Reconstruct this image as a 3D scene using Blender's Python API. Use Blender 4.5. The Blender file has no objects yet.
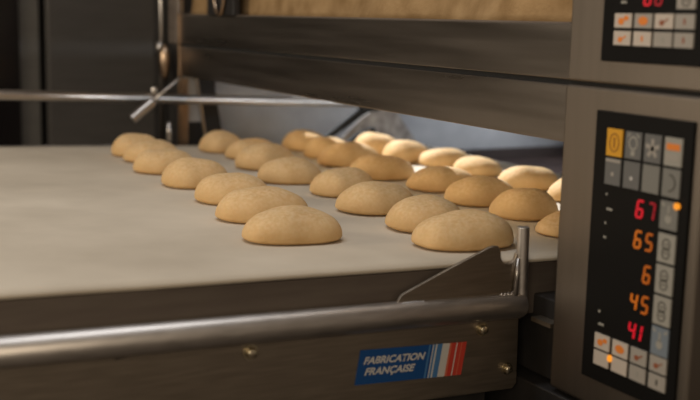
import bpy, bmesh, math, random
from mathutils import Vector, Matrix, noise

# All coordinates below are metres, measured from the point where the camera stands
# (x: into the oven, y: along the oven face away from us, z: up); H lifts them above the floor.
H = 1.5
C = bpy.context.scene.collection
random.seed(7)

# ------------------------------------------------------------------ materials
def mat(name, col, rough=0.5, metal=0.0, spec=0.5, emit=None, estr=0.0):
    m = bpy.data.materials.new(name); m.use_nodes = True
    b = m.node_tree.nodes['Principled BSDF']
    b.inputs['Base Color'].default_value = (*col, 1)
    b.inputs['Roughness'].default_value = rough
    b.inputs['Metallic'].default_value = metal
    b.inputs['Specular IOR Level'].default_value = spec
    if emit:
        b.inputs['Emission Color'].default_value = (*emit, 1)
        b.inputs['Emission Strength'].default_value = estr
    return m

def noisy(m, c1, c2, scale=(1, 1, 1), ns=5.0, detail=6.0, lo=0.35, hi=0.65, bump=0.0, bdist=0.001, rlo=None, rhi=None, bscale=None):
    nt = m.node_tree; N = nt.nodes; L = nt.links
    b = N['Principled BSDF']
    tc = N.new('ShaderNodeTexCoord'); mp = N.new('ShaderNodeMapping')
    mp.inputs['Scale'].default_value = scale
    L.new(tc.outputs['Object'], mp.inputs['Vector'])
    n = N.new('ShaderNodeTexNoise'); n.inputs['Scale'].default_value = ns; n.inputs['Detail'].default_value = detail
    L.new(mp.outputs['Vector'], n.inputs['Vector'])
    r = N.new('ShaderNodeValToRGB')
    r.color_ramp.elements[0].position = lo; r.color_ramp.elements[1].position = hi
    r.color_ramp.elements[0].color = (*c1, 1); r.color_ramp.elements[1].color = (*c2, 1)
    L.new(n.outputs['Fac'], r.inputs['Fac']); L.new(r.outputs['Color'], b.inputs['Base Color'])
    if rlo is not None:
        mr = N.new('ShaderNodeMapRange'); mr.inputs['To Min'].default_value = rlo; mr.inputs['To Max'].default_value = rhi
        mr.inputs['From Min'].default_value = 0.3; mr.inputs['From Max'].default_value = 0.7
        L.new(n.outputs['Fac'], mr.inputs['Value']); L.new(mr.outputs['Result'], b.inputs['Roughness'])
    if bump:
        n2 = n
        if bscale:
            n2 = N.new('ShaderNodeTexNoise'); n2.inputs['Scale'].default_value = bscale; n2.inputs['Detail'].default_value = 5
            L.new(mp.outputs['Vector'], n2.inputs['Vector'])
        bp = N.new('ShaderNodeBump'); bp.inputs['Strength'].default_value = bump; bp.inputs['Distance'].default_value = bdist
        L.new(n2.outputs['Fac'], bp.inputs['Height']); L.new(bp.outputs['Normal'], b.inputs['Normal'])
    return m

M = {}
M['steel'] = noisy(mat('brushed_steel', (.4, .37, .34), .3, 1), (.36, .335, .31), (.47, .44, .405), scale=(1, 1, 30), ns=9, rlo=.24, rhi=.36)
M['door'] = noisy(mat('door_steel', (.3, .28, .26), .28, 1), (.27, .24, .21), (.315, .28, .248), scale=(1, .5, 9), ns=5, rlo=.27, rhi=.35)
M['column'] = noisy(mat('column_steel', (.42, .38, .34), .42, 1), (.225, .192, .158), (.235, .2, .166), scale=(1, 30, 1), ns=4, rlo=.43, rhi=.45)
M['plate'] = noisy(mat('plate_steel', (.3, .27, .24), .5, 1), (.31, .262, .205), (.37, .312, .245), scale=(2, 1, 30), ns=8, rlo=.42, rhi=.5)
M['tube'] = noisy(mat('tube_steel', (.5, .47, .44), .27, 1), (.52, .48, .44), (.6, .555, .51), scale=(6, 30, 30), ns=5, rlo=.42, rhi=.48)
M['bright'] = mat('polished_steel', (.5, .47, .44), .32, 1)
M['copper'] = mat('warm_polished_steel', (.4, .29, .2), .32, 1)
M['brass'] = mat('brassy_screw', (.66, .58, .42), .25, 1)
M['black'] = mat('black_paint', (.012, .011, .011), .55)
M['gap'] = mat('black_gap', (.006, .006, .006), .9)
M['glass'] = mat('black_panel', (.008, .0075, .007), .4, spec=.1)
M['darkframe'] = noisy(mat('dark_frame', (.03, .027, .025), .5, .3), (.02, .018, .017), (.04, .036, .033), ns=14)
M['belt'] = noisy(mat('belt_canvas', (.55, .5, .44), .9, spec=.15), (.53, .46, .36), (.69, .61, .49), scale=(1, 1, 1), ns=4.5, detail=9, lo=.3, hi=.7, bump=.35, bdist=.0012, bscale=420)
M['beltedge'] = mat('belt_edge', (.3, .25, .2), .9, spec=.1)
M['apron'] = noisy(mat('apron_steel', (.1, .08, .07), .6, .6), (.15, .12, .1), (.2, .165, .135), scale=(1, 1, 8), ns=6, bump=.05, bdist=.0005)
M['cab'] = noisy(mat('cabinet_grey', (.06, .055, .05), .4, .3), (.095, .087, .078), (.11, .1, .09), scale=(1, 1, 8), ns=8)
M['cabdark'] = mat('cabinet_dark_glass', (.012, .01, .01), .15)
M['cabframe'] = noisy(mat('cabinet_frame_grey', (.11, .1, .09), .45, .3), (.13, .12, .105), (.15, .14, .122), scale=(1, 1, 8), ns=8)
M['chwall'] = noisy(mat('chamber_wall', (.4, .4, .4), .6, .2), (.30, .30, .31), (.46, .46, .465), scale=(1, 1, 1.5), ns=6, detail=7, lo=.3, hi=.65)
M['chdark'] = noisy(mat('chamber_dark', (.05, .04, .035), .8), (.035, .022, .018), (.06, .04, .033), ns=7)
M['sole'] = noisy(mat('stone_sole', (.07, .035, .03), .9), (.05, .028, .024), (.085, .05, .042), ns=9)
M['cloth'] = noisy(mat('floury_cloth', (.42, .27, .13), .9, spec=.1), (.22, .135, .06), (.38, .255, .13), ns=16, detail=9, lo=.3, hi=.7, bump=.5, bdist=.002, bscale=160)
M['flour'] = noisy(mat('floury_metal', (.3, .28, .26), .8, .2), (.2, .18, .17), (.45, .43, .41), ns=28, detail=8)
M['floor'] = noisy(mat('floor_tile', (.1, .08, .07), .5), (.08, .065, .055), (.12, .1, .085), ns=4)
M['wall'] = noisy(mat('wall_paint', (.12, .1, .085), .8), (.11, .095, .08), (.14, .12, .1), ns=2)
M['wood'] = noisy(mat('reflection_post_wood', (.65, .42, .22), .6), (.55, .35, .18), (.72, .5, .3), scale=(8, 8, 1), ns=3)
M['btn_grey'] = mat('button_grey', (.30, .285, .245), .6)
M['btn_dim'] = mat('button_dim_grey', (.12, .118, .112), .6)
M['btn_mid'] = mat('button_mid_grey', (.18, .175, .155), .6)
M['btn_white'] = mat('button_cream', (.5, .43, .36), .6)
M['btn_offwhite'] = mat('button_offwhite', (.32, .29, .25), .6)
M['btn_yellow'] = mat('button_yellow', (.62, .3, .01), .6)
M['ink_dark'] = mat('ink_dark', (.045, .04, .03), .6)
M['ink_yellowdark'] = mat('ink_ochre', (.3, .12, .005), .6)
M['ink_white'] = mat('ink_white', (.5, .48, .45), .6)
M['ink_orange'] = mat('ink_orange', (.7, .2, .02), .6)
M['ink_brown'] = mat('ink_brown', (.25, .07, .025), .6)
M['ink_blue'] = mat('ink_bluegrey', (.16, .19, .22), .6)
M['led_red'] = mat('led_red', (.1, .0, .0), .5, emit=(1, .008, .03), estr=.55)
M['led_redim'] = mat('led_red_dim', (.1, .0, .0), .5, emit=(1, .008, .04), estr=.22)
M['led_orange'] = mat('led_orange', (.1, .03, .0), .5, emit=(1, .22, .01), estr=.42)
M['led_ordim'] = mat('led_orange_dim', (.1, .03, .0), .5, emit=(1, .2, .01), estr=.33)
M['led_dot'] = mat('led_amber', (.1, .03, .0), .5, emit=(1, .33, .02), estr=1.0)
M['st_blue'] = mat('sticker_blue', (.006, .07, .25), .45)
M['st_mid'] = mat('sticker_light_blue', (.07, .2, .42), .45)
M['st_white'] = mat('sticker_white', (.62, .6, .56), .45)
M['st_red'] = mat('sticker_red', (.55, .05, .03), .45)
M['st_red2'] = mat('sticker_light_red', (.62, .15, .08), .45)

# dough
def dough_mat():
    m = mat('raw_dough', (.66, .46, .25), .75, spec=.2)
    noisy(m, (.58, .37, .165), (.70, .475, .235), ns=22, detail=10, lo=.3, hi=.68, bump=.7, bdist=.0014, bscale=170)
    nt = m.node_tree; N = nt.nodes; L = nt.links; b = N['Principled BSDF']
    # flour dust lying on the crown of the dough (fine speckle on upward faces)
    ramp = [n for n in N if n.bl_idname == 'ShaderNodeValToRGB'][0]
    tc = [n for n in N if n.bl_idname == 'ShaderNodeTexCoord'][0]
    sep = N.new('ShaderNodeSeparateXYZ'); L.new(tc.outputs['Normal'], sep.inputs[0])
    mr = N.new('ShaderNodeMapRange'); mr.inputs['From Min'].default_value = .1; mr.inputs['From Max'].default_value = .95
    L.new(sep.outputs['Z'], mr.inputs['Value'])
    n2 = N.new('ShaderNodeTexNoise'); n2.inputs['Scale'].default_value = 170; n2.inputs['Detail'].default_value = 9
    L.new(tc.outputs['Object'], n2.inputs['Vector'])
    mr2 = N.new('ShaderNodeMapRange'); mr2.inputs['From Min'].default_value = .38; mr2.inputs['From Max'].default_value = .62
    mr2.inputs['To Max'].default_value = .4
    L.new(n2.outputs['Fac'], mr2.inputs['Value'])
    mul = N.new('ShaderNodeMath'); mul.operation = 'MULTIPLY'
    L.new(mr.outputs['Result'], mul.inputs[0]); L.new(mr2.outputs['Result'], mul.inputs[1])
    mix = N.new('ShaderNodeMix'); mix.data_type = 'RGBA'
    L.new(mul.outputs[0], mix.inputs[0]); L.new(ramp.outputs['Color'], mix.inputs[6])
    mix.inputs[7].default_value = (.80, .62, .40, 1)
    L.new(mix.outputs[2], b.inputs['Base Color'])
    b.inputs['Subsurface Weight'].default_value = .12
    b.inputs['Subsurface Radius'].default_value = (.02, .01, .005)
    b.inputs['Subsurface Scale'].default_value = .5
    return m
M['dough'] = dough_mat()

# ------------------------------------------------------------------ helpers
def thing(name, label, cat, loc, group=None, kind=None):
    o = bpy.data.objects.new(name, None); C.objects.link(o)
    o.empty_display_size = .05
    o.location = (loc[0], loc[1], loc[2] + H)
    if label: o['label'] = label
    if cat: o['category'] = cat
    if group: o['group'] = group
    if kind: o['kind'] = kind
    o['_base'] = list(loc)
    return o
base_of = {}
def obj(name, bm, mats, parent=None, smooth=False, bevel=0.0, segs=2, label=None):
    """bmesh in scene coordinates -> one mesh object (child keeps its place)"""
    if not isinstance(mats, (list, tuple)): mats = [mats]
    if parent is not None: b = base_of[parent.name]
    else:
        xs = [v.co for v in bm.verts]
        b = Vector(((min(v.x for v in xs) + max(v.x for v in xs)) / 2, (min(v.y for v in xs) + max(v.y for v in xs)) / 2, min(v.z for v in xs)))
    for v in bm.verts: v.co -= b
    bmesh.ops.recalc_face_normals(bm, faces=bm.faces)
    me = bpy.data.meshes.new(name); bm.to_mesh(me); bm.free()
    for m in mats: me.materials.append(m)
    if smooth:
        for p in me.polygons: p.use_smooth = True
    o = bpy.data.objects.new(name, me); C.objects.link(o)
    if parent is not None: o.parent = parent
    else: o.location = (b.x, b.y, b.z + H)
    base_of[o.name] = b.copy()
    if bevel:
        md = o.modifiers.new('bevel', 'BEVEL'); md.width = bevel; md.segments = segs; md.limit_method = 'ANGLE'; md.angle_limit = math.radians(40)
        for p in me.polygons: p.use_smooth = True
        md.harden_normals = False
        w = o.modifiers.new('wn', 'WEIGHTED_NORMAL'); w.keep_sharp = True
    if label: o['label'] = label
    return o
def root(name, label, cat, loc, **k):
    o = thing(name, label, cat, loc, **k); del o['_base']
    base_of[o.name] = Vector(loc); return o
def struct(name, bm, m, **k):
    o = obj(name, bm, m, **k); o['kind'] = 'structure'; return o

def box(bm, x0, x1, y0, y1, z0, z1, mi=0, slope=0.0):
    vs = [bm.verts.new((x, y, z + slope * x)) for x in (x0, x1) for y in (y0, y1) for z in (z0, z1)]
    idx = [(0, 1, 3, 2), (4, 6, 7, 5), (0, 4, 5, 1), (2, 3, 7, 6), (0, 2, 6, 4), (1, 5, 7, 3)]
    for f in idx:
        fc = bm.faces.new([vs[i] for i in f]); fc.material_index = mi
    return bm
def BM(): return bmesh.new()
def bx(*a, **k): return box(BM(), *a, **k)
def tube(bm, p0, p1, r0, r1=None, n=24, mi=0, cap=True, dome=False):
    r1 = r0 if r1 is None else r1
    p0 = Vector(p0); p1 = Vector(p1); d = (p1 - p0).normalized()
    u = d.orthogonal().normalized(); w = d.cross(u)
    rings = [(p0, r0), (p1, r1)]
    if dome:
        rings = [(p0, r0)] + [(p1 + d * r1 * .35 * math.sin(t), r1 * math.cos(t)) for t in (0, .35, .7, 1.05, 1.35)]
    vr = []
    for p, r in rings:
        vr.append([bm.verts.new(p + (u * math.cos(2 * math.pi * i / n) + w * math.sin(2 * math.pi * i / n)) * r) for i in range(n)])
    for a, b in zip(vr, vr[1:]):
        for i in range(n):
            f = bm.faces.new((a[i], a[(i + 1) % n], b[(i + 1) % n], b[i])); f.material_index = mi; f.smooth = True
    if cap:
        f = bm.faces.new(vr[0][::-1]); f.material_index = mi
        f = bm.faces.new(vr[-1]); f.material_index = mi
    return bm
def prism(bm, pts, d, mi=0):
    """polygon (3-D points) extruded by vector d"""
    d = Vector(d); a = [bm.verts.new(Vector(p)) for p in pts]; b = [bm.verts.new(Vector(p) + d) for p in pts]
    n = len(a)
    fs = [bm.faces.new(a), bm.faces.new(b[::-1])]
    for i in range(n): fs.append(bm.faces.new((a[i], b[i], b[(i + 1) % n], a[(i + 1) % n])))
    for f in fs: f.material_index = mi
    return bm

S = -.026                                     # the loader stands tilted a little towards the oven
def bz(x): return -.318 + S * x               # height of the belt's top surface

# ------------------------------------------------------------------ room
struct('floor', bx(-4.2, 4.2, -2.6, 6.2, -1.56, -1.5), M['floor'])
struct('wall_back', bx(-4.2, 4.2, 6.0, 6.12, -1.5, 1.5), M['wall'])
struct('wall_left', bx(-4.2, -4.08, -2.6, 6.0, -1.5, 1.5), M['wall'])
struct('reflection_post', bx(-.44, -.25, 5.9, 6.0, -1.5, 1.1), M['wood'])  # unseen warm post, added to reflect as a streak in the door bands

# ------------------------------------------------------------------ oven
F = .96
ov = root('deck_oven', 'large brushed steel deck oven with a raised door flap and digital control panels', 'oven', (1.8, 2.0, -1.5))
OY0, OY1 = .924, 3.03                          # outer sides of the face
# upper & lower side column (carry the control panels)
obj('side_column', bx(F, F + .12, OY0, 1.183, -.0765, .95), M['column'], ov, bevel=.004)
obj('side_column', bx(F, F + .12, OY0, 1.187, -.515, -.081), M['column'], ov, bevel=.006, segs=3)
# base below the columns and the mouth
obj('base_panel', bx(F - .002, F + .06, OY0, OY1, -1.42, -.521), M['darkframe'], ov, bevel=.003)
obj('lower_front', bx(F + .018, F + .06, 1.187, 2.8, -.515, -.395), M['darkframe'], ov, bevel=.003)
obj('ledge', bx(F + .0, F + .03, 1.19, 1.235, -.430, -.424), M['plate'], ov)
# door bands
obj('door_band', bx(F + .002, F + .03, 1.178, 2.8, -.0755, .0), M['door'], ov, bevel=.0022)
obj('door_flap', bx(F + .002, F + .022, 1.178, 2.8, -.162, -.0825), M['door'], ov, bevel=.0025)
# gap strip between the modules (dark seam)
obj('module_seam', bx(F + .006, F + .1, OY0 + .01, OY1 - .01, -.0825, -.0755), M['gap'], ov)
# far column with chrome rod, hinge knob and trims
obj('side_column', bx(F + .002, F + .09, 2.805, OY1, -.515, .95), M['darkframe'], ov, bevel=.003)
obj('hinge_cover', bx(F - .006, F + .002, 2.812, 2.875, -.078, .42), M['apron'], ov, bevel=.004)
obj('upright_rod', tube(BM(), (F - .015, 2.905, -.36), (F - .015, 2.905, .42), .0075), M['bright'], ov)
bm = BM(); tube(bm, (F - .02, 2.905, -.105), (F - .02, 2.905, -.075), .0105)
obj('rod_collar', bm, M['bright'], ov)
obj('upright_trim', bx(F - .003, F + .004, 2.798, 2.807, -.5, .42), M['copper'], ov, bevel=.001)
obj('upright_trim', bx(F - .006, F + .012, 2.762, 2.770, -.5, -.166), M['copper'], ov, bevel=.001)
obj('upright_trim', bx(F - .014, F + .0, 2.765, 2.77, .003, .42), M['bright'], ov, bevel=.001)
obj('jamb_panel', bx(F + .012, F + .02, 2.805, 2.82, -.5, -.166), M['darkframe'], ov)
# hinge knob, drop shaped
bm = BM(); n = 20; rings = []
for k in range(13):
    t = math.pi * k / 12; z = -.128 + .048 * math.cos(t); r = .0001 + .020 * math.sin(t) * (1 + .15 * math.cos(t))
    rings.append([bm.verts.new((F - .026 + r * .8 * math.cos(2 * math.pi * i / n), 2.846 + r * math.sin(2 * math.pi * i / n), z)) for i in range(n)])
for a, b in zip(rings, rings[1:]):
    for i in range(n): bm.faces.new((a[i], a[(i + 1) % n], b[(i + 1) % n], b[i]))
bm.faces.new(rings[0]); bm.faces.new(rings[-1][::-1])
obj('hinge_knob', bm, M['copper'], ov, smooth=True)
# chamber: far wall, back wall, near wall, roof, sole
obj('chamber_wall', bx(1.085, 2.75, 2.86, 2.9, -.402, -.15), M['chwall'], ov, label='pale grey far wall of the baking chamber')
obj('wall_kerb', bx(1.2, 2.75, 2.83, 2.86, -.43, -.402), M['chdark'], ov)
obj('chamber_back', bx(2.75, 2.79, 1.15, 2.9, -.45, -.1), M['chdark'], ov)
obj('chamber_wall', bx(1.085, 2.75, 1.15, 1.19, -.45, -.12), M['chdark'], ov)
obj('chamber_roof', bx(.99, 1.22, 1.19, 2.86, -.14, -.13), M['chdark'], ov)  # roof shaped for the added spot: front plate as baffle, slot behind it
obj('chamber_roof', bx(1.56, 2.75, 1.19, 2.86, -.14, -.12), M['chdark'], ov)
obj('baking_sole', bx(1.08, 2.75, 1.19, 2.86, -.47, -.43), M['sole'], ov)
# jamb at the far side of the mouth: grey plate, dark slanted stay
obj('jamb_panel', bx(.972, 1.035, 2.79, 2.804, -.285, -.12), M['chwall'], ov)
obj('side_baffle', bx(1.05, 1.2, 2.90, 3.02, -.515, .95), M['darkframe'], ov)  # unseen side panel added to keep the spot off the outer rows
obj('jamb_panel', bx(.972, 1.045, 2.79, 2.804, -.47, -.285), M['black'], ov)
bm = prism(BM(), [(1.000, 2.775, -.14), (1.042, 2.775, -.14), (1.088, 2.775, -.40), (1.040, 2.775, -.40)], (0, .012, 0))
obj('door_stay', bm, M['black'], ov)
bm = prism(BM(), [(.993, 2.775, -.14), (1.000, 2.775, -.14), (1.040, 2.775, -.40), (1.034, 2.775, -.40)], (0, .012, 0))
obj('stay_edge', bm, M['bright'], ov)
# upper deck: mouth with a floury cloth, its folds shaped to imitate diagonal shadows
obj('upper_lip', bx(F + .004, F + .08, 1.186, 2.8, -.002, .0025), M['apron'], ov)
obj('upper_header', bx(F, F + .03, 1.186, 2.8, .16, .95), M['door'], ov, bevel=.003)
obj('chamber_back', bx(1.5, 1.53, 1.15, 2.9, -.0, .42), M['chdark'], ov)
bm = BM(); nx, nz = 120, 16; g = []
for i in range(nx + 1):
    row = []
    for j in range(nz + 1):
        y = 1.19 + (2.79 - 1.19) * i / nx; z = -.0 + .2 * j / nz
        ph = (y + z * 1.1) * 17
        amp = .012 * (1 if y < 1.95 else max(.15, 1 - (y - 1.95) * 3))
        x = F + .03 + z * .16 + amp * math.sin(ph) + .004 * noise.noise(Vector((y * 9, z * 9, 0)))
        row.append(bm.verts.new((x, y, z)))
    g.append(row)
for i in range(nx):
    for j in range(nz): bm.faces.new((g[i][j], g[i + 1][j], g[i + 1][j + 1], g[i][j + 1]))
ck = obj('shadow_fold_cloth', bm, M['cloth'], ov, smooth=True, label='tan floury cloth in the upper deck, folded to imitate diagonal shadows')
ck.modifiers.new('s', 'SOLIDIFY').thickness = .004
# dark latch with an oval loop in the upper mouth
obj('latch_block', bx(F - .006, F + .012, 2.40, 2.575, .0, .16), M['black'], ov, bevel=.003)
bm = BM(); ring = []
for i in range(32):
    t = 2 * math.pi * i / 32; c = Vector((F - .012, 2.475 + .034 * math.cos(t), .058 + .056 * math.sin(t)))
    nrm = Vector((0, math.cos(t), math.sin(t)))
    ring.append([bm.verts.new(c + nrm * .005 * math.cos(a) + Vector((1, 0, 0)) * .005 * math.sin(a)) for a in [k * math.pi / 4 for k in range(8)]])
for i in range(32):
    for k in range(8): bm.faces.new((ring[i][k], ring[(i + 1) % 32][k], ring[(i + 1) % 32][(k + 1) % 8], ring[i][(k + 1) % 8]))
obj('latch_loop', bm, M['copper'], ov, smooth=True)

# ---- control panels
PX = F
def cpanel(y0, y1, z0, z1):
    o = obj('control_panel', bx(PX - .004, PX + .002, y0, y1, z0, z1), M['glass'], ov, bevel=.0015)
    return o
pu = cpanel(.937, 1.113, -.047, .33)
pl = cpanel(.940, 1.114, -.474, -.111)
pu['label'] = 'upper black control panel, partly out of the picture'
pl['label'] = 'lower black control panel with five digit readouts'
BX = PX - .004
def flat(bm, y, z, w, h, d, mi):               # small raised rectangle facing the room
    box(bm, BX - d, BX, y - w / 2, y + w / 2, z - h / 2, z + h / 2, mi)
def disc(bm, y, z, r, d, mi, n=20, ry=None):
    ry = ry or r
    pts = [(BX - d, y + r * math.cos(2 * math.pi * i / n), z + ry * math.sin(2 * math.pi * i / n)) for i in range(n)]
    prism(bm, pts, (d - .0002, 0, 0), mi)
def annulus(bm, y, z, ry, rz, t, d, mi, n=24, a0=0, a1=2 * math.pi):
    for i in range(n):
        a, b = a0 + (a1 - a0) * i / n, a0 + (a1 - a0) * (i + 1) / n
        pts = [(BX - d, y + ry * math.cos(a), z + rz * math.sin(a)), (BX - d, y + ry * math.cos(b), z + rz * math.sin(b)),
               (BX - d, y + (ry - t) * math.cos(b), z + (rz - t) * math.sin(b)), (BX - d, y + (ry - t) * math.cos(a), z + (rz - t) * math.sin(a))]
        prism(bm, pts, (d - .0002, 0, 0), mi)
def bar(bm, y, z, ang, ln, w, d, mi):
    # ang measured in the face plane as seen from the room (right = -y)
    c, s = math.cos(ang), math.sin(ang)
    pts = []
    for a, b in ((-1, -1), (1, -1), (1, 1), (-1, 1)):
        u = a * ln / 2 * c - b * w / 2 * s; v = a * ln / 2 * s + b * w / 2 * c
        pts.append((BX - d, y - u, z + v))
    prism(bm, pts, (d - .0002, 0, 0), mi)
D1, D2 = .0022, .0026
def button(panel, y, z, w, h, col, icon=None, ink=None, label=None, ink2=None):
    bm = BM(); flat(bm, y, z, w, h, D1, 0)
    if icon == 'power':
        annulus(bm, y, z, .0095, .0125, .002, D2, 1); bar(bm, y, z, math.pi / 2, .013, .003, D2, 1)
    elif icon == 'bulb':
        annulus(bm, y, z + .003, .008, .009, .0022, D2, 1); bar(bm, y, z - .010, 0, .007, .006, D2, 1); bar(bm, y + .008, z + .013, .8, .006, .002, D2, 1); bar(bm, y - .008, z + .013, -.8, .006, .002, D2, 1)
    elif icon == 'star':
        for a in range(5): 
            t = math.pi / 2 + a * 2 * math.pi / 5
            bar(bm, y - .006 * math.cos(t), z + .006 * math.sin(t), t, .012, .0052, D2, 1)
    elif icon == 'bars':
        bar(bm, y, z + .006, 0, .022, .008, D2, 1); bar(bm, y, z - .007, 0, .021, .007, D2, 2)
    elif icon == 'moon':
        annulus(bm, y + .003, z, .011, .011, .002, D2, 1, a0=-math.pi * .5 - math.pi, a1=-math.pi * .5)
    elif icon == 'dot': disc(bm, y, z - .004, .0025, D2, 1); 
    elif icon == 'topbar': disc(bm, y, z - .003, .0028, D2, 1); bar(bm, y, z + h / 2 - .003, 0, w * .95, .0035, D2, 1)
    elif icon == 'updown':
        annulus(bm, y, z + .005, .007, .0075, .0016, D2, 1, n=16); annulus(bm, y, z - .006, .007, .0075, .0016, D2, 1, n=16)
        bar(bm, y, z + .005, 0, .006, .0015, D2, 1); bar(bm, y, z - .006, 0, .006, .0015, D2, 1)
    elif icon == 'loaf': disc(bm, y + .003, z - .001, .0055, D2, 1, ry=.0045); disc(bm, y - .006, z + .003, .0045, D2, 1, ry=.0032)
    elif icon == 'blob': disc(bm, y, z, .0085, D2, 1, ry=.0055)
    elif icon == 'small': disc(bm, y + .003, z - .002, .004, D2, 1, ry=.0035); bar(bm, y - .004, z + .001, .5, .008, .002, D2, 1)
    elif icon == 'mark': bar(bm, y, z, math.pi / 2, .007, .003, D2, 1)
    elif icon == 'drop':
        disc(bm, y, z - .004, .0055, D2, 1, ry=.006); bar(bm, y, z + .006, math.pi / 2, .012, .003, D2, 1)
        bar(bm, y + .010, z + .013, -.6, .006, .003, D2, 1); bar(bm, y - .010, z + .013, .6, .006, .003, D2, 1)
    ms = [M[col], M[ink or 'ink_dark'], M[ink2 or 'ink_white']]
    return obj('button', bm, ms, panel, bevel=0, label=label)
YC = [1.0735, 1.0385, 1.004, .969]
bw = .029
# lower panel
button(pl, YC[0], -.150, bw, .0355, 'btn_yellow', 'power', 'ink_yellowdark', 'yellow power button')
button(pl, YC[1], -.150, bw, .0345, 'btn_dim', 'bulb', 'btn_grey')
button(pl, YC[2], -.150, bw, .035, 'btn_dim', 'star', 'btn_offwhite', 'button with a pale star')
button(pl, YC[3], -.150, bw, .0345, 'btn_grey', 'bars', 'ink_orange', 'button with an orange and a white bar', ink2='btn_offwhite')
button(pl, YC[0], -.188, bw, .0345, 'btn_dim', 'topbar', 'btn_offwhite')
button(pl, YC[1], -.188, bw, .0345, 'btn_dim', 'dot', 'ink_white')
button(pl, YC[2], -.188, bw, .0345, 'btn_mid')
button(pl, YC[3], -.188, bw, .0345, 'btn_mid', 'moon', 'ink_dark')
button(pl, YC[3], -.228, bw, .035, 'btn_mid', 'drop', 'btn_grey')
for z in (-.269, -.3085, -.348): button(pl, YC[3], z, bw, .036, 'btn_grey', 'updown', 'ink_dark')
button(pl, YC[3], -.387, bw, .036, 'ink_blue', 'drop', 'btn_grey', 'blue-grey button')
icons = [('btn_white', 'loaf', 'ink_orange'), ('btn_white', 'blob', 'ink_orange'), ('btn_offwhite', 'small', 'ink_brown'), ('btn_offwhite', 'small', 'ink_brown')]
icons2 = [('btn_white', None, None), ('btn_white', None, None), ('btn_offwhite', 'mark', 'btn_grey'), ('btn_offwhite', 'mark', 'ink_dark')]
for k in range(4):
    c, i, n_ = icons[k]; button(pl, YC[k], -.417, bw, .0205, c, i, n_)
    c, i, n_ = icons2[k]; button(pl, YC[k], -.440, bw, .0195, c, i, n_)
bm = BM(); disc(bm, .9565, -.2145, .0042, .0034, 0); obj('indicator_lamp', bm, M['led_dot'], pl, label='amber indicator lamp')
bm = BM(); disc(bm, 1.056, -.4345, .0045, .0034, 0); obj('indicator_lamp', bm, M['led_dot'], pl, label='amber indicator lamp')
for y, z, w in ((1.084, -.219, .003), (1.077, -.238, .011), (1.083, -.257, .003), (1.0825, -.276, .005), (1.084, -.377, .004), (1.079, -.394, .010)):
    bm = BM(); flat(bm, y, z, w, .003, .0008, 0); obj('printed_mark', bm, M['btn_grey'], pl)
# upper panel
iu = [('btn_white', 'loaf', 'ink_orange'), ('btn_offwhite', 'blob', 'ink_orange'), ('btn_white', 'small', 'ink_brown'), ('btn_offwhite', 'mark', 'ink_brown')]
iu2 = [('btn_white', 'small', 'ink_orange'), ('btn_white', 'mark', 'ink_orange'), ('btn_offwhite', 'mark', 'btn_grey'), ('btn_offwhite', 'mark', 'ink_brown')]
YU = [1.072, 1.0355, 1.000, .9655]
for k in range(4):
    c, i, n_ = iu[k]; button(pu, YU[k], .0055, .031, .0178, c, i, n_)
    c, i, n_ = iu2[k]; button(pu, YU[k], -.0165, .031, .0178, c, i, n_)
button(pu, YU[3], .036, .030, .032, 'btn_offwhite', 'updown', 'ink_dark')
bm = BM(); flat(bm, 1.074, .0285, .010, .003, .0008, 0); obj('printed_mark', bm, M['btn_grey'], pu)

# seven-segment readouts
SEG = {'0': 'abcdef', '1': 'bc', '2': 'abged', '4': 'fgbc', '5': 'afgcd', '6': 'afgedc', '7': 'abc', 'i': 'fe', 'n': ''}
def digit(bm, y, z, ch, w=.010, h=.021, t=.0028, mi=0):
    sh = .14
    P = {'a': ((-.5, 1), (.5, 1)), 'g': ((-.5, 0), (.5, 0)), 'd': ((-.5, -1), (.5, -1)), 'f': ((-.5, 0), (-.5, 1)), 'b': ((.5, 0), (.5, 1)), 'e': ((-.5, -1), (-.5, 0)), 'c': ((.5, -1), (.5, 0))}
    for s in SEG[ch]:
        (u0, v0), (u1, v1) = P[s]
        a = Vector((u0 * w + v0 * h / 2 * sh, v0 * h / 2)); b = Vector((u1 * w + v1 * h / 2 * sh, v1 * h / 2))
        c = (a + b) / 2; d = b - a; ln = d.length * .86
        bar(bm, y - c.x, z + c.y, math.atan2(d.y, d.x), ln, t, .0012, mi)
def readout(panel, z, chars, m, label, ys=(1.0205, 1.0005)):
    bm = BM()
    for ch, y, mi in chars_iter(chars, ys): digit(bm, y, z, ch, mi=mi)
    return obj('digit_readout', bm, m, panel, label=label)
def chars_iter(chars, ys):
    for k, ch in enumerate(chars):
        if ch != ' ': yield ch, ys[k], k
readout(pl, -.2285, '67', [M['led_red'], M['led_redim']], 'red digits 67')
readout(pl, -.2675, '65', [M['led_orange'], M['led_ordim']], 'orange digits 65')
readout(pl, -.309, ' 6', [M['led_orange'], M['led_ordim']], 'orange digit 6')
readout(pl, -.3485, '45', [M['led_orange'], M['led_ordim']], 'orange digits 45')
readout(pl, -.3865, '4i', [M['led_red'], M['led_red']], 'red digits, the last one', ys=(1.0205, .9985))
readout(pu, .0355, '60', [M['led_red'], M['led_redim']], 'red digits at the edge of the picture', ys=(1.031, 1.012))

# ------------------------------------------------------------------ loader
ld = root('bread_loader', 'steel dough loader with a pale canvas belt pushed up to the oven mouth', 'loader', (.4, 2.0, -1.5))
BN, BF = 1.250, 2.725
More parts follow.
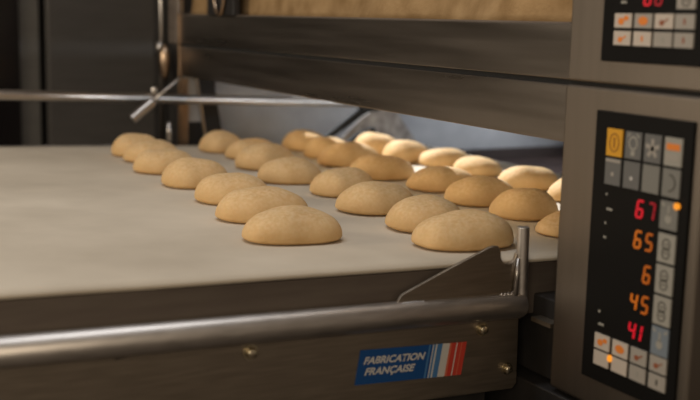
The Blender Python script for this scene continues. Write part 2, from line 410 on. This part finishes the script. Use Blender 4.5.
# belt: thin canvas slab with a slight sag along the near edge
bm = BM(); nx, ny = 90, 40; top = []
for i in range(nx + 1):
    x = -.45 + (1.66 + .45) * i / nx; r = []
    for j in range(ny + 1):
        y = BN + (BF - BN) * j / ny
        r.append(bm.verts.new((x, y, bz(x) + .0012 * noise.noise(Vector((x * 5, y * 5, 1))))))
    top.append(r)
for i in range(nx):
    for j in range(ny): bm.faces.new((top[i][j], top[i + 1][j], top[i + 1][j + 1], top[i][j + 1]))
bt = obj('conveyor_belt', bm, M['belt'], ld, smooth=True)
sm = bt.modifiers.new('s', 'SOLIDIFY'); sm.thickness = .006; sm.offset = 0
obj('belt_end_bar', tube(BM(), (1.655, BN + .01, bz(1.655) - .012), (1.655, BF, bz(1.655) - .012), .009), M['plate'], ld)
obj('belt_bed', bx(-.45, 1.64, BN + .01, BF - .005, -.318 - .026, -.318 - .006, slope=S), M['darkframe'], ld)
# near apron below the belt
obj('side_apron', bx(-.45, 1.05, BN + .004, BN + .012, -.400, -.3235, slope=S), M['apron'], ld, bevel=.001)
obj('far_rail', bx(-.45, .93, BF + .002, BF + .05, -.37, -.319, slope=S), M['flour'], ld)
obj('far_rail', bx(.93, 1.66, BF + .002, BF + .03, -.36, -.322, slope=S), M['darkframe'], ld)
# big near tube
tz = lambda x: -.381 + S * x
bm = BM(); tube(bm, (-.45, 1.243, tz(-.45)), (.944, 1.243, tz(.944)), .0195, n=40, dome=True)
obj('side_tube', bm, M['tube'], ld)
# side plate under the tube
pts = [(-.45, 1.249, tz(-.45) - .012), (.955, 1.249, tz(.955) - .012), (.953, 1.249, -.534), (.945, 1.249, -.539), (-.45, 1.249, -.539 - S * 0 - .026 * -.0 + .0363)]
pts = [(-.45, 1.249, tz(-.45) - .012), (.948, 1.249, tz(.948) - .012), (.950, 1.249, -.528), (.943, 1.249, -.536), (-.45, 1.249, -.536 + .0362)]
sp = obj('side_plate', prism(BM(), pts, (0, .005, 0)), M['plate'], ld, bevel=.001)
# fold (second thin sheet) behind the plate's upper edge + dark slot
obj('plate_lip', bx(.60, .95, 1.2465, 1.249, -.404, -.4005, slope=S), M['apron'], ld)
bm = prism(BM(), [(.345, 1.2455, -.4085), (.405, 1.2455, -.4065), (.412, 1.2455, -.4015), (.424, 1.2455, -.4015), (.418, 1.2455, -.4125), (.36, 1.2455, -.4115), (.345, 1.2455, -.4135)], (0, .0035, 0))
obj('dark_slot', bm, M['black'], ld)  # black raised piece standing in for the dark slot under the tube
def bolt(x, z, r=.010):
    bm = BM(); tube(bm, (x, 1.249, z), (x, 1.2465, z), r * 1.25, n=24)
    tube(bm, (x, 1.2465, z), (x, 1.241, z), r, r * .8, n=24, dome=True)
    o = obj('bolt', bm, M['brass'], ld, label='brassy bolt head'); return o
bolt(.8827, -.4375, .0085); bolt(.9300, -.503, .0075); bolt(.5226, -.4270, .0085)
# near end bracket with notch, and the upright peg
def arc(cx, cz, r, a0, a1, n=10): return [(cx + r * math.cos(a0 + (a1 - a0) * k / n), cz + r * math.sin(a0 + (a1 - a0) * k / n)) for k in range(n + 1)]
o2 = [(.733, tz(.733) + .016), (.742, -.371), (.800, -.348), (.884, -.316), (.893, -.3145), (.9005, -.3155), (.9045, -.325)]
o2 += arc(.9185, -.329, .0135, math.pi, 2 * math.pi, 10) + [(.940, -.324), (.944, tz(.944) + .012)]
obj('end_bracket', prism(BM(), [(x, 1.240, z) for x, z in o2], (0, .006, 0)), M['plate'], ld, bevel=.0012)
bm = BM(); tube(bm, (.9445, 1.240, tz(.944) + .006), (.942, 1.240, -.290), .0088, n=28)
obj('peg', bm, M['tube'], ld, bevel=.0012)
bm = BM(); tube(bm, (.93, 1.236, tz(.93) + .016), (.933, 1.236, -.335), .005, .0025, n=12)
for k in range(6): 
    x = .905 + .006 * k; tube(bm, (x, 1.238, tz(x) + .016), (x + .004, 1.237, tz(x) + .020), .0035, .0022, n=10)
obj('weld_bead', bm, M['bright'], ld, smooth=True)
bm = BM()
for k in range(9):
    x = .742 + .004 * k; tube(bm, (x, 1.238, tz(x) + .015), (x + .003, 1.238, tz(x) + .019), .003, .002, n=10)
obj('weld_bead', bm, M['bright'], ld, smooth=True)

# sticker on the plate
q0, q1, q2, q3 = Vector((.6762, 0, -.4933)), Vector((.8494, 0, -.5015)), Vector((.8574, 0, -.4535)), Vector((.6842, 0, -.4447))
def Sk(u, v, d=0.0):
    p = q0.lerp(q1, u).lerp(q3.lerp(q2, u), v); return Vector((p.x, 1.2478 - d, p.z))
bm = BM()
bands = [(0, .635, 0), (.635, .652, 1), (.652, .672, 0), (.672, .682, 2), (.682, .70, 1), (.70, .715, 2), (.715, .765, 1), (.765, .835, 2), (.835, .855, 4), (.855, .90, 3), (.90, .91, 2), (.91, .948, 3), (.948, .956, 4), (.956, 1, 3)]
for a, b, mi in bands:
    prism(bm, [Sk(a, 0), Sk(b, 0), Sk(b, 1), Sk(a, 1)], (0, .0011, 0), mi)
stk = obj('sticker', bm, [M['st_blue'], M['st_mid'], M['st_white'], M['st_red'], M['st_red2']], sp, label='blue, white and red sticker on the side plate')
base_of.setdefault(stk.name, base_of[ld.name])
def text_mesh(s):
    cu = bpy.data.curves.new('t', 'FONT'); cu.body = s; cu.size = 1; cu.offset = .034; cu.resolution_u = 4
    to = bpy.data.objects.new('t', cu); C.objects.link(to)
    bpy.context.view_layer.update()
    me = bpy.data.meshes.new_from_object(to.evaluated_get(bpy.context.evaluated_depsgraph_get()))
    bpy.data.objects.remove(to); return me
for s, u0, u1, v0, v1 in (('FABRICATION', .045, .600, .59, .79), ('FRANÇAISE', .070, .520, .27, .47)):
    me = text_mesh(s)
    bm = BM(); bm.from_mesh(me)
    xs = [v.co.x for v in bm.verts]; x0, x1 = min(xs), max(xs); cap = .70
    for v in bm.verts:
        u = (v.co.x - x0) / (x1 - x0); w = v.co.y / cap
        p = Sk(u0 + (u1 - u0) * u + .012 * w, v0 + (v1 - v0) * w, .0004)
        v.co = p
    obj('lettering', bm, M['st_white'], sp, label='white lettering ' + s)

# far guide bar with its end bracket and lever
by = 2.65
bz2 = lambda x: -.196 - .0355 * (x - .467)
obj('guide_bar', tube(BM(), (-.45, by, bz2(-.45)), (1.50, by, bz2(1.50)), .0122, n=28), M['tube'], ld)
obj('bar_support', bx(-.30, -.27, by - .006, by + .006, -.335, bz2(-.285)), M['plate'], ld)
obj('bar_clamp', bx(-.30, -.22, by, BF + .01, -.325, -.312), M['plate'], ld)
# end bracket: dark strut, grey plate
bm = prism(BM(), [(1.30, by, -.338), (1.318, by, -.342), (1.455, by, -.258), (1.50, by, -.25), (1.515, by, -.236), (1.425, by, -.232), (1.43, by, -.247)], (0, .012, 0))
obj('end_strut', bm, M['gap'], ld, bevel=.001)
bm = prism(BM(), [(1.37, by + .03, -.350), (1.452, by + .03, -.275), (1.52, by + .03, -.238), (1.56, by + .03, -.25), (1.64, by + .03, -.352)], (0, .004, 0))
obj('end_bracket', bm, M['flour'], ld, bevel=.001)
bm = prism(BM(), [(1.375, by - .004, -.352), (1.42, by - .004, -.318), (1.475, by - .004, -.298), (1.485, by - .004, -.312), (1.44, by - .004, -.332), (1.41, by - .004, -.352)], (0, .012, 0))
obj('end_strut', bm, M['gap'], ld, bevel=.001)
# lever
obj('lever_arm', tube(BM(), (.832, by - .012, -.218), (.905, by - .012, -.156), .0034, n=14), M['bright'], ld)
obj('lever_grip', tube(BM(), (.7815, by - .012, -.259), (.835, by - .012, -.216), .0125, n=28), M['bright'], ld, bevel=.002)
bm = BM(); tube(bm, (.842, by, bz2(.842)), (.842, by, bz2(.842) + .026), .009, n=20, dome=True)
obj('lever_pivot', bm, M['bright'], ld)
obj('lever_arm', tube(BM(), (.880, by, -.27), (.8805, by, -.32), .0062, n=14), M['bright'], ld)
# glossier sleeve added to imitate the pale highlight on the bar
obj('bar_highlight_sleeve', tube(BM(), (-.44, by, bz2(-.44)), (.925, by, bz2(.925)), .0130, n=28), M['bright'], ld)
# carriage below
obj('carriage', bx(-.45, .93, 1.30, 2.70, -.62, -.36), M['darkframe'], ld)
for x, y in ((-.35, 1.4), (-.35, 2.6), (.8, 1.4), (.8, 2.6)):
    obj('leg', bx(x - .03, x + .03, y - .03, y + .03, -1.5, -.62), M['darkframe'], ld)

# ------------------------------------------------------------------ background cabinets
c1 = root('steel_cabinet', 'tall dark cabinet with a black glass door at the left edge of the picture', 'cabinet', (.3, 4.3, -1.5))
obj('body', bx(-.25, .852, 4.02, 4.6, -1.5, .62), M['cabframe'], c1, bevel=.004)
obj('glass_door', bx(-.2, .778, 4.0, 4.02, -1.4, .58), M['cabdark'], c1, bevel=.002)
c2 = root('steel_cabinet', 'tall plain dark grey cabinet standing just left of the oven', 'cabinet', (1.08, 4.3, -1.5))
obj('body', bx(.877, 1.36, 4.02, 4.6, -1.5, .62), M['cab'], c2, bevel=.004)
obj('door', bx(.879, 1.358, 4.0, 4.018, -1.4, .6), M['cab'], c2, bevel=.003)

# ------------------------------------------------------------------ dough pieces
def dough(seed, L=.165, W=.105, Hh=.052, crease=False):
    rnd = random.Random(seed); off = Vector((rnd.random() * 50, rnd.random() * 50, rnd.random() * 50))
    bm = BM(); nu, nv = 56, 30; rings = []
    asym = rnd.uniform(-.10, .10)
    for j in range(nv + 1):
        t = -math.pi / 2 + math.pi * j / nv
        ring = []
        for i in range(nu):
            p = 2 * math.pi * i / nu
            cp, sp_ = math.cos(p), math.sin(p)
            ct, st = max(0, math.cos(t)), math.sin(t)
            e = .86
            x = L / 2 * math.copysign(abs(cp) ** e, cp) * ct ** (.35 if st < 0 else .8)
            y = W / 2 * math.copysign(abs(sp_) ** e, sp_) * ct ** (.35 if st < 0 else .82)
            y *= 1 + asym * cp
            z = Hh * .82 * abs(st) ** 1.0 if st > 0 else -Hh * .18 * abs(st)
            v = Vector((x, y, z))
            n1 = noise.noise(v * 14 + off); n2 = noise.noise(v * 34 + off)
            k = 1 + .07 * n1 + .016 * n2
            v.x *= k; v.y *= k
            if st > 0: v.z *= 1 + .16 * n1 + .03 * n2
            v.z = max(v.z, -Hh * .15) + Hh * .15
            ring.append(v)
            if j in (0, nv): break
        rings.append([bm.verts.new(v) for v in ring])
    for a, b in zip(rings, rings[1:]):
        for i in range(nu):
            j = (i + 1) % nu
            if len(a) == 1: bm.faces.new((a[0], b[j], b[i]))
            elif len(b) == 1: bm.faces.new((a[i], a[j], b[0]))
            else: bm.faces.new((a[i], a[j], b[j], b[i]))
    bmesh.ops.recalc_face_normals(bm, faces=bm.faces)
    me = bpy.data.meshes.new('dough_piece'); bm.to_mesh(me); bm.free()
    for p in me.polygons: p.use_smooth = True
    me.materials.append(M['dough'])
    return me
ORD = ['nearest the camera', 'second from the camera', 'third from the camera', 'fourth from the camera', 'fifth from the camera', 'sixth from the camera', 'seventh from the camera', 'farthest from the camera', 'ninth from the camera, in deep shade']
rows = {
 'A': ('raw dough piece in the leftmost row', 'dough pieces in the leftmost row', [(0.6799, 1.4664, 0.1557, 0.0519, 2), (0.7049, 1.6375, 0.1582, 0.0538, -5), (0.7234, 1.8149, 0.1399, 0.0550, -8), (0.7255, 2.0201, 0.1331, 0.0554, -3), (0.7270, 2.2213, 0.1325, 0.0542, 4), (0.7573, 2.4012, 0.1279, 0.0494, 0), (0.7517, 2.5126, 0.1146, 0.0568, 5)]),
 'B': ('raw dough piece in the second row from the left', 'dough pieces in the row beneath the door edge', [(0.9201, 1.3575, 0.1689, 0.0553, 0), (0.9354, 1.4985, 0.1341, 0.0551, -8), (0.9429, 1.6720, 0.1547, 0.0536, 3), (0.9697, 1.8591, 0.1340, 0.0563, -4), (0.9395, 2.0389, 0.1361, 0.0522, 0), (0.9769, 2.2511, 0.1444, 0.0579, 8), (1.0173, 2.4273, 0.1357, 0.0501, 0), (0.9920, 2.5700, 0.1065, 0.0529, 0)]),
 'C': ('raw dough piece in the third row from the left', 'dough pieces in the shaded row inside the oven', [(1.1796, 1.3916, 0.1760, 0.0396, 0), (1.1817, 1.5541, 0.1280, 0.0540, 6), (1.1891, 1.7067, 0.1405, 0.0548, 4), (1.2110, 1.8804, 0.1486, 0.0513, -3), (1.1714, 2.0613, 0.1556, 0.0532, 5), (1.2022, 2.2743, 0.1551, 0.0562, 0), (1.2206, 2.4237, 0.1212, 0.0548, 0), (1.2383, 2.5925, 0.1197, 0.0502, 0)]),
 'D': ('lamp-lit raw dough piece in the rightmost row', 'dough pieces in the lamp-lit row deep in the oven', [(1.4227, 1.6959, 0.1384, 0.0470, 0), (1.4244, 1.8689, 0.1363, 0.0493, 0), (1.4405, 2.0829, 0.1119, 0.0449, 5), (1.4545, 2.2422, 0.1349, 0.0428, 0), (1.3912, 2.3246, 0.1174, 0.0546, 0), (1.3966, 2.4890, 0.1189, 0.0580, 0)]),
}
k = 0
for key, (lab, grp, spots) in rows.items():
    for i, (x, y, L, hh, rot) in enumerate(spots):
        k += 1
        me = dough(100 + k, L, .108, hh)
        o = bpy.data.objects.new('dough_piece', me); C.objects.link(o)
        o.location = (x, y, bz(x) + .0035 + H); o.rotation_euler = (0, math.atan(.026), math.radians(rot))
        w_ = ORD[i] if i < len(spots) - 1 else 'farthest from the camera'
        o['label'] = lab + ', ' + w_; o['category'] = 'dough'; o['group'] = grp

# ------------------------------------------------------------------ lights
def area(name, loc, target, size, size_y, power, col, spread=None):
    l = bpy.data.lights.new(name, 'AREA'); l.shape = 'RECTANGLE'; l.size = size; l.size_y = size_y
    l.energy = power; l.color = col
    if spread: l.spread = math.radians(spread)
    o = bpy.data.objects.new(name, l); C.objects.link(o)
    o.location = Vector(loc) + Vector((0, 0, H))
    d = Vector(target) - Vector(loc); o.rotation_euler = d.to_track_quat('-Z', 'Y').to_euler()
    return o
area('low_left_fill', (-2.3, 2.2, .5), (.9, 1.9, -.33), 1.6, 1.0, 42, (1, .86, .68))  # added low light from the left, no window stands there
area('camera_side_fill', (-1.3, -1.1, .55), (1.0, 1.8, -.33), 1.2, .8, 23, (1, .84, .64))  # added fill from the camera side for the near faces
area('ceiling_light', (.15, 1.45, 1.45), (.15, 1.5, -.33), 1.5, .35, 14, (.92, .95, 1))
area('chamber_light', (2.35, 2.3, -.15), (1.5, 2.86, -.26), .3, .03, 2.2, (.86, .92, 1), spread=120)
l = bpy.data.lights.new('rightmost_row_spot', 'SPOT'); l.energy = 1150; l.color = (.95, .97, 1); l.shadow_soft_size = .03  # added spot, shines through the roof slot onto the rightmost dough row
l.spot_size = math.radians(20); l.spot_blend = .3
o = bpy.data.objects.new('rightmost_row_spot', l); C.objects.link(o); o.location = (1.2, 4.6, 2.0 + H)
o.rotation_euler = (Vector((1.45, 2.0, -.33)) - Vector((1.2, 4.6, 2.0))).to_track_quat('-Z', 'Y').to_euler()
area('chamber_light', (1.0, 2.0, -.145), (1.25, 2.0, -.33), 1.3, .02, .6, (1, .74, .45), spread=130)  # added warm fill strip that brightens the third dough row
area('upper_deck_lamp', (.97, 1.25, .15), (1.0, 1.6, .01), .02, .04, .12, (1, .7, .38))

w = bpy.data.worlds.new('world'); bpy.context.scene.world = w; w.use_nodes = True
w.node_tree.nodes['Background'].inputs[0].default_value = (.9, .72, .55, 1)
w.node_tree.nodes['Background'].inputs[1].default_value = .2

# ------------------------------------------------------------------ camera
cd = bpy.data.cameras.new('camera'); cam = bpy.data.objects.new('camera', cd); C.objects.link(cam)
R = Matrix(((0.8848589423884089, 0.05669969922100485, -0.4623957138463915),
            (-0.4652955131003991, 0.15637218642378797, -0.8712335076210511),
            (0.022907150933773827, 0.9860694110564893, 0.16474944313959192)))
cam.matrix_world = Matrix.Translation((0, 0, H)) @ R.to_4x4()
cd.sensor_width = 36; cd.lens = 36 * 1086 / 700; cd.clip_start = .05
cd.dof.use_dof = True; cd.dof.focus_distance = 1.75; cd.dof.aperture_fstop = 2.9
sc = bpy.context.scene; sc.camera = cam
sc.view_settings.view_transform = 'Standard'; sc.view_settings.look = 'None'
sc.view_settings.exposure = 0; sc.view_settings.gamma = 1; sc.view_settings.use_curve_mapping = False
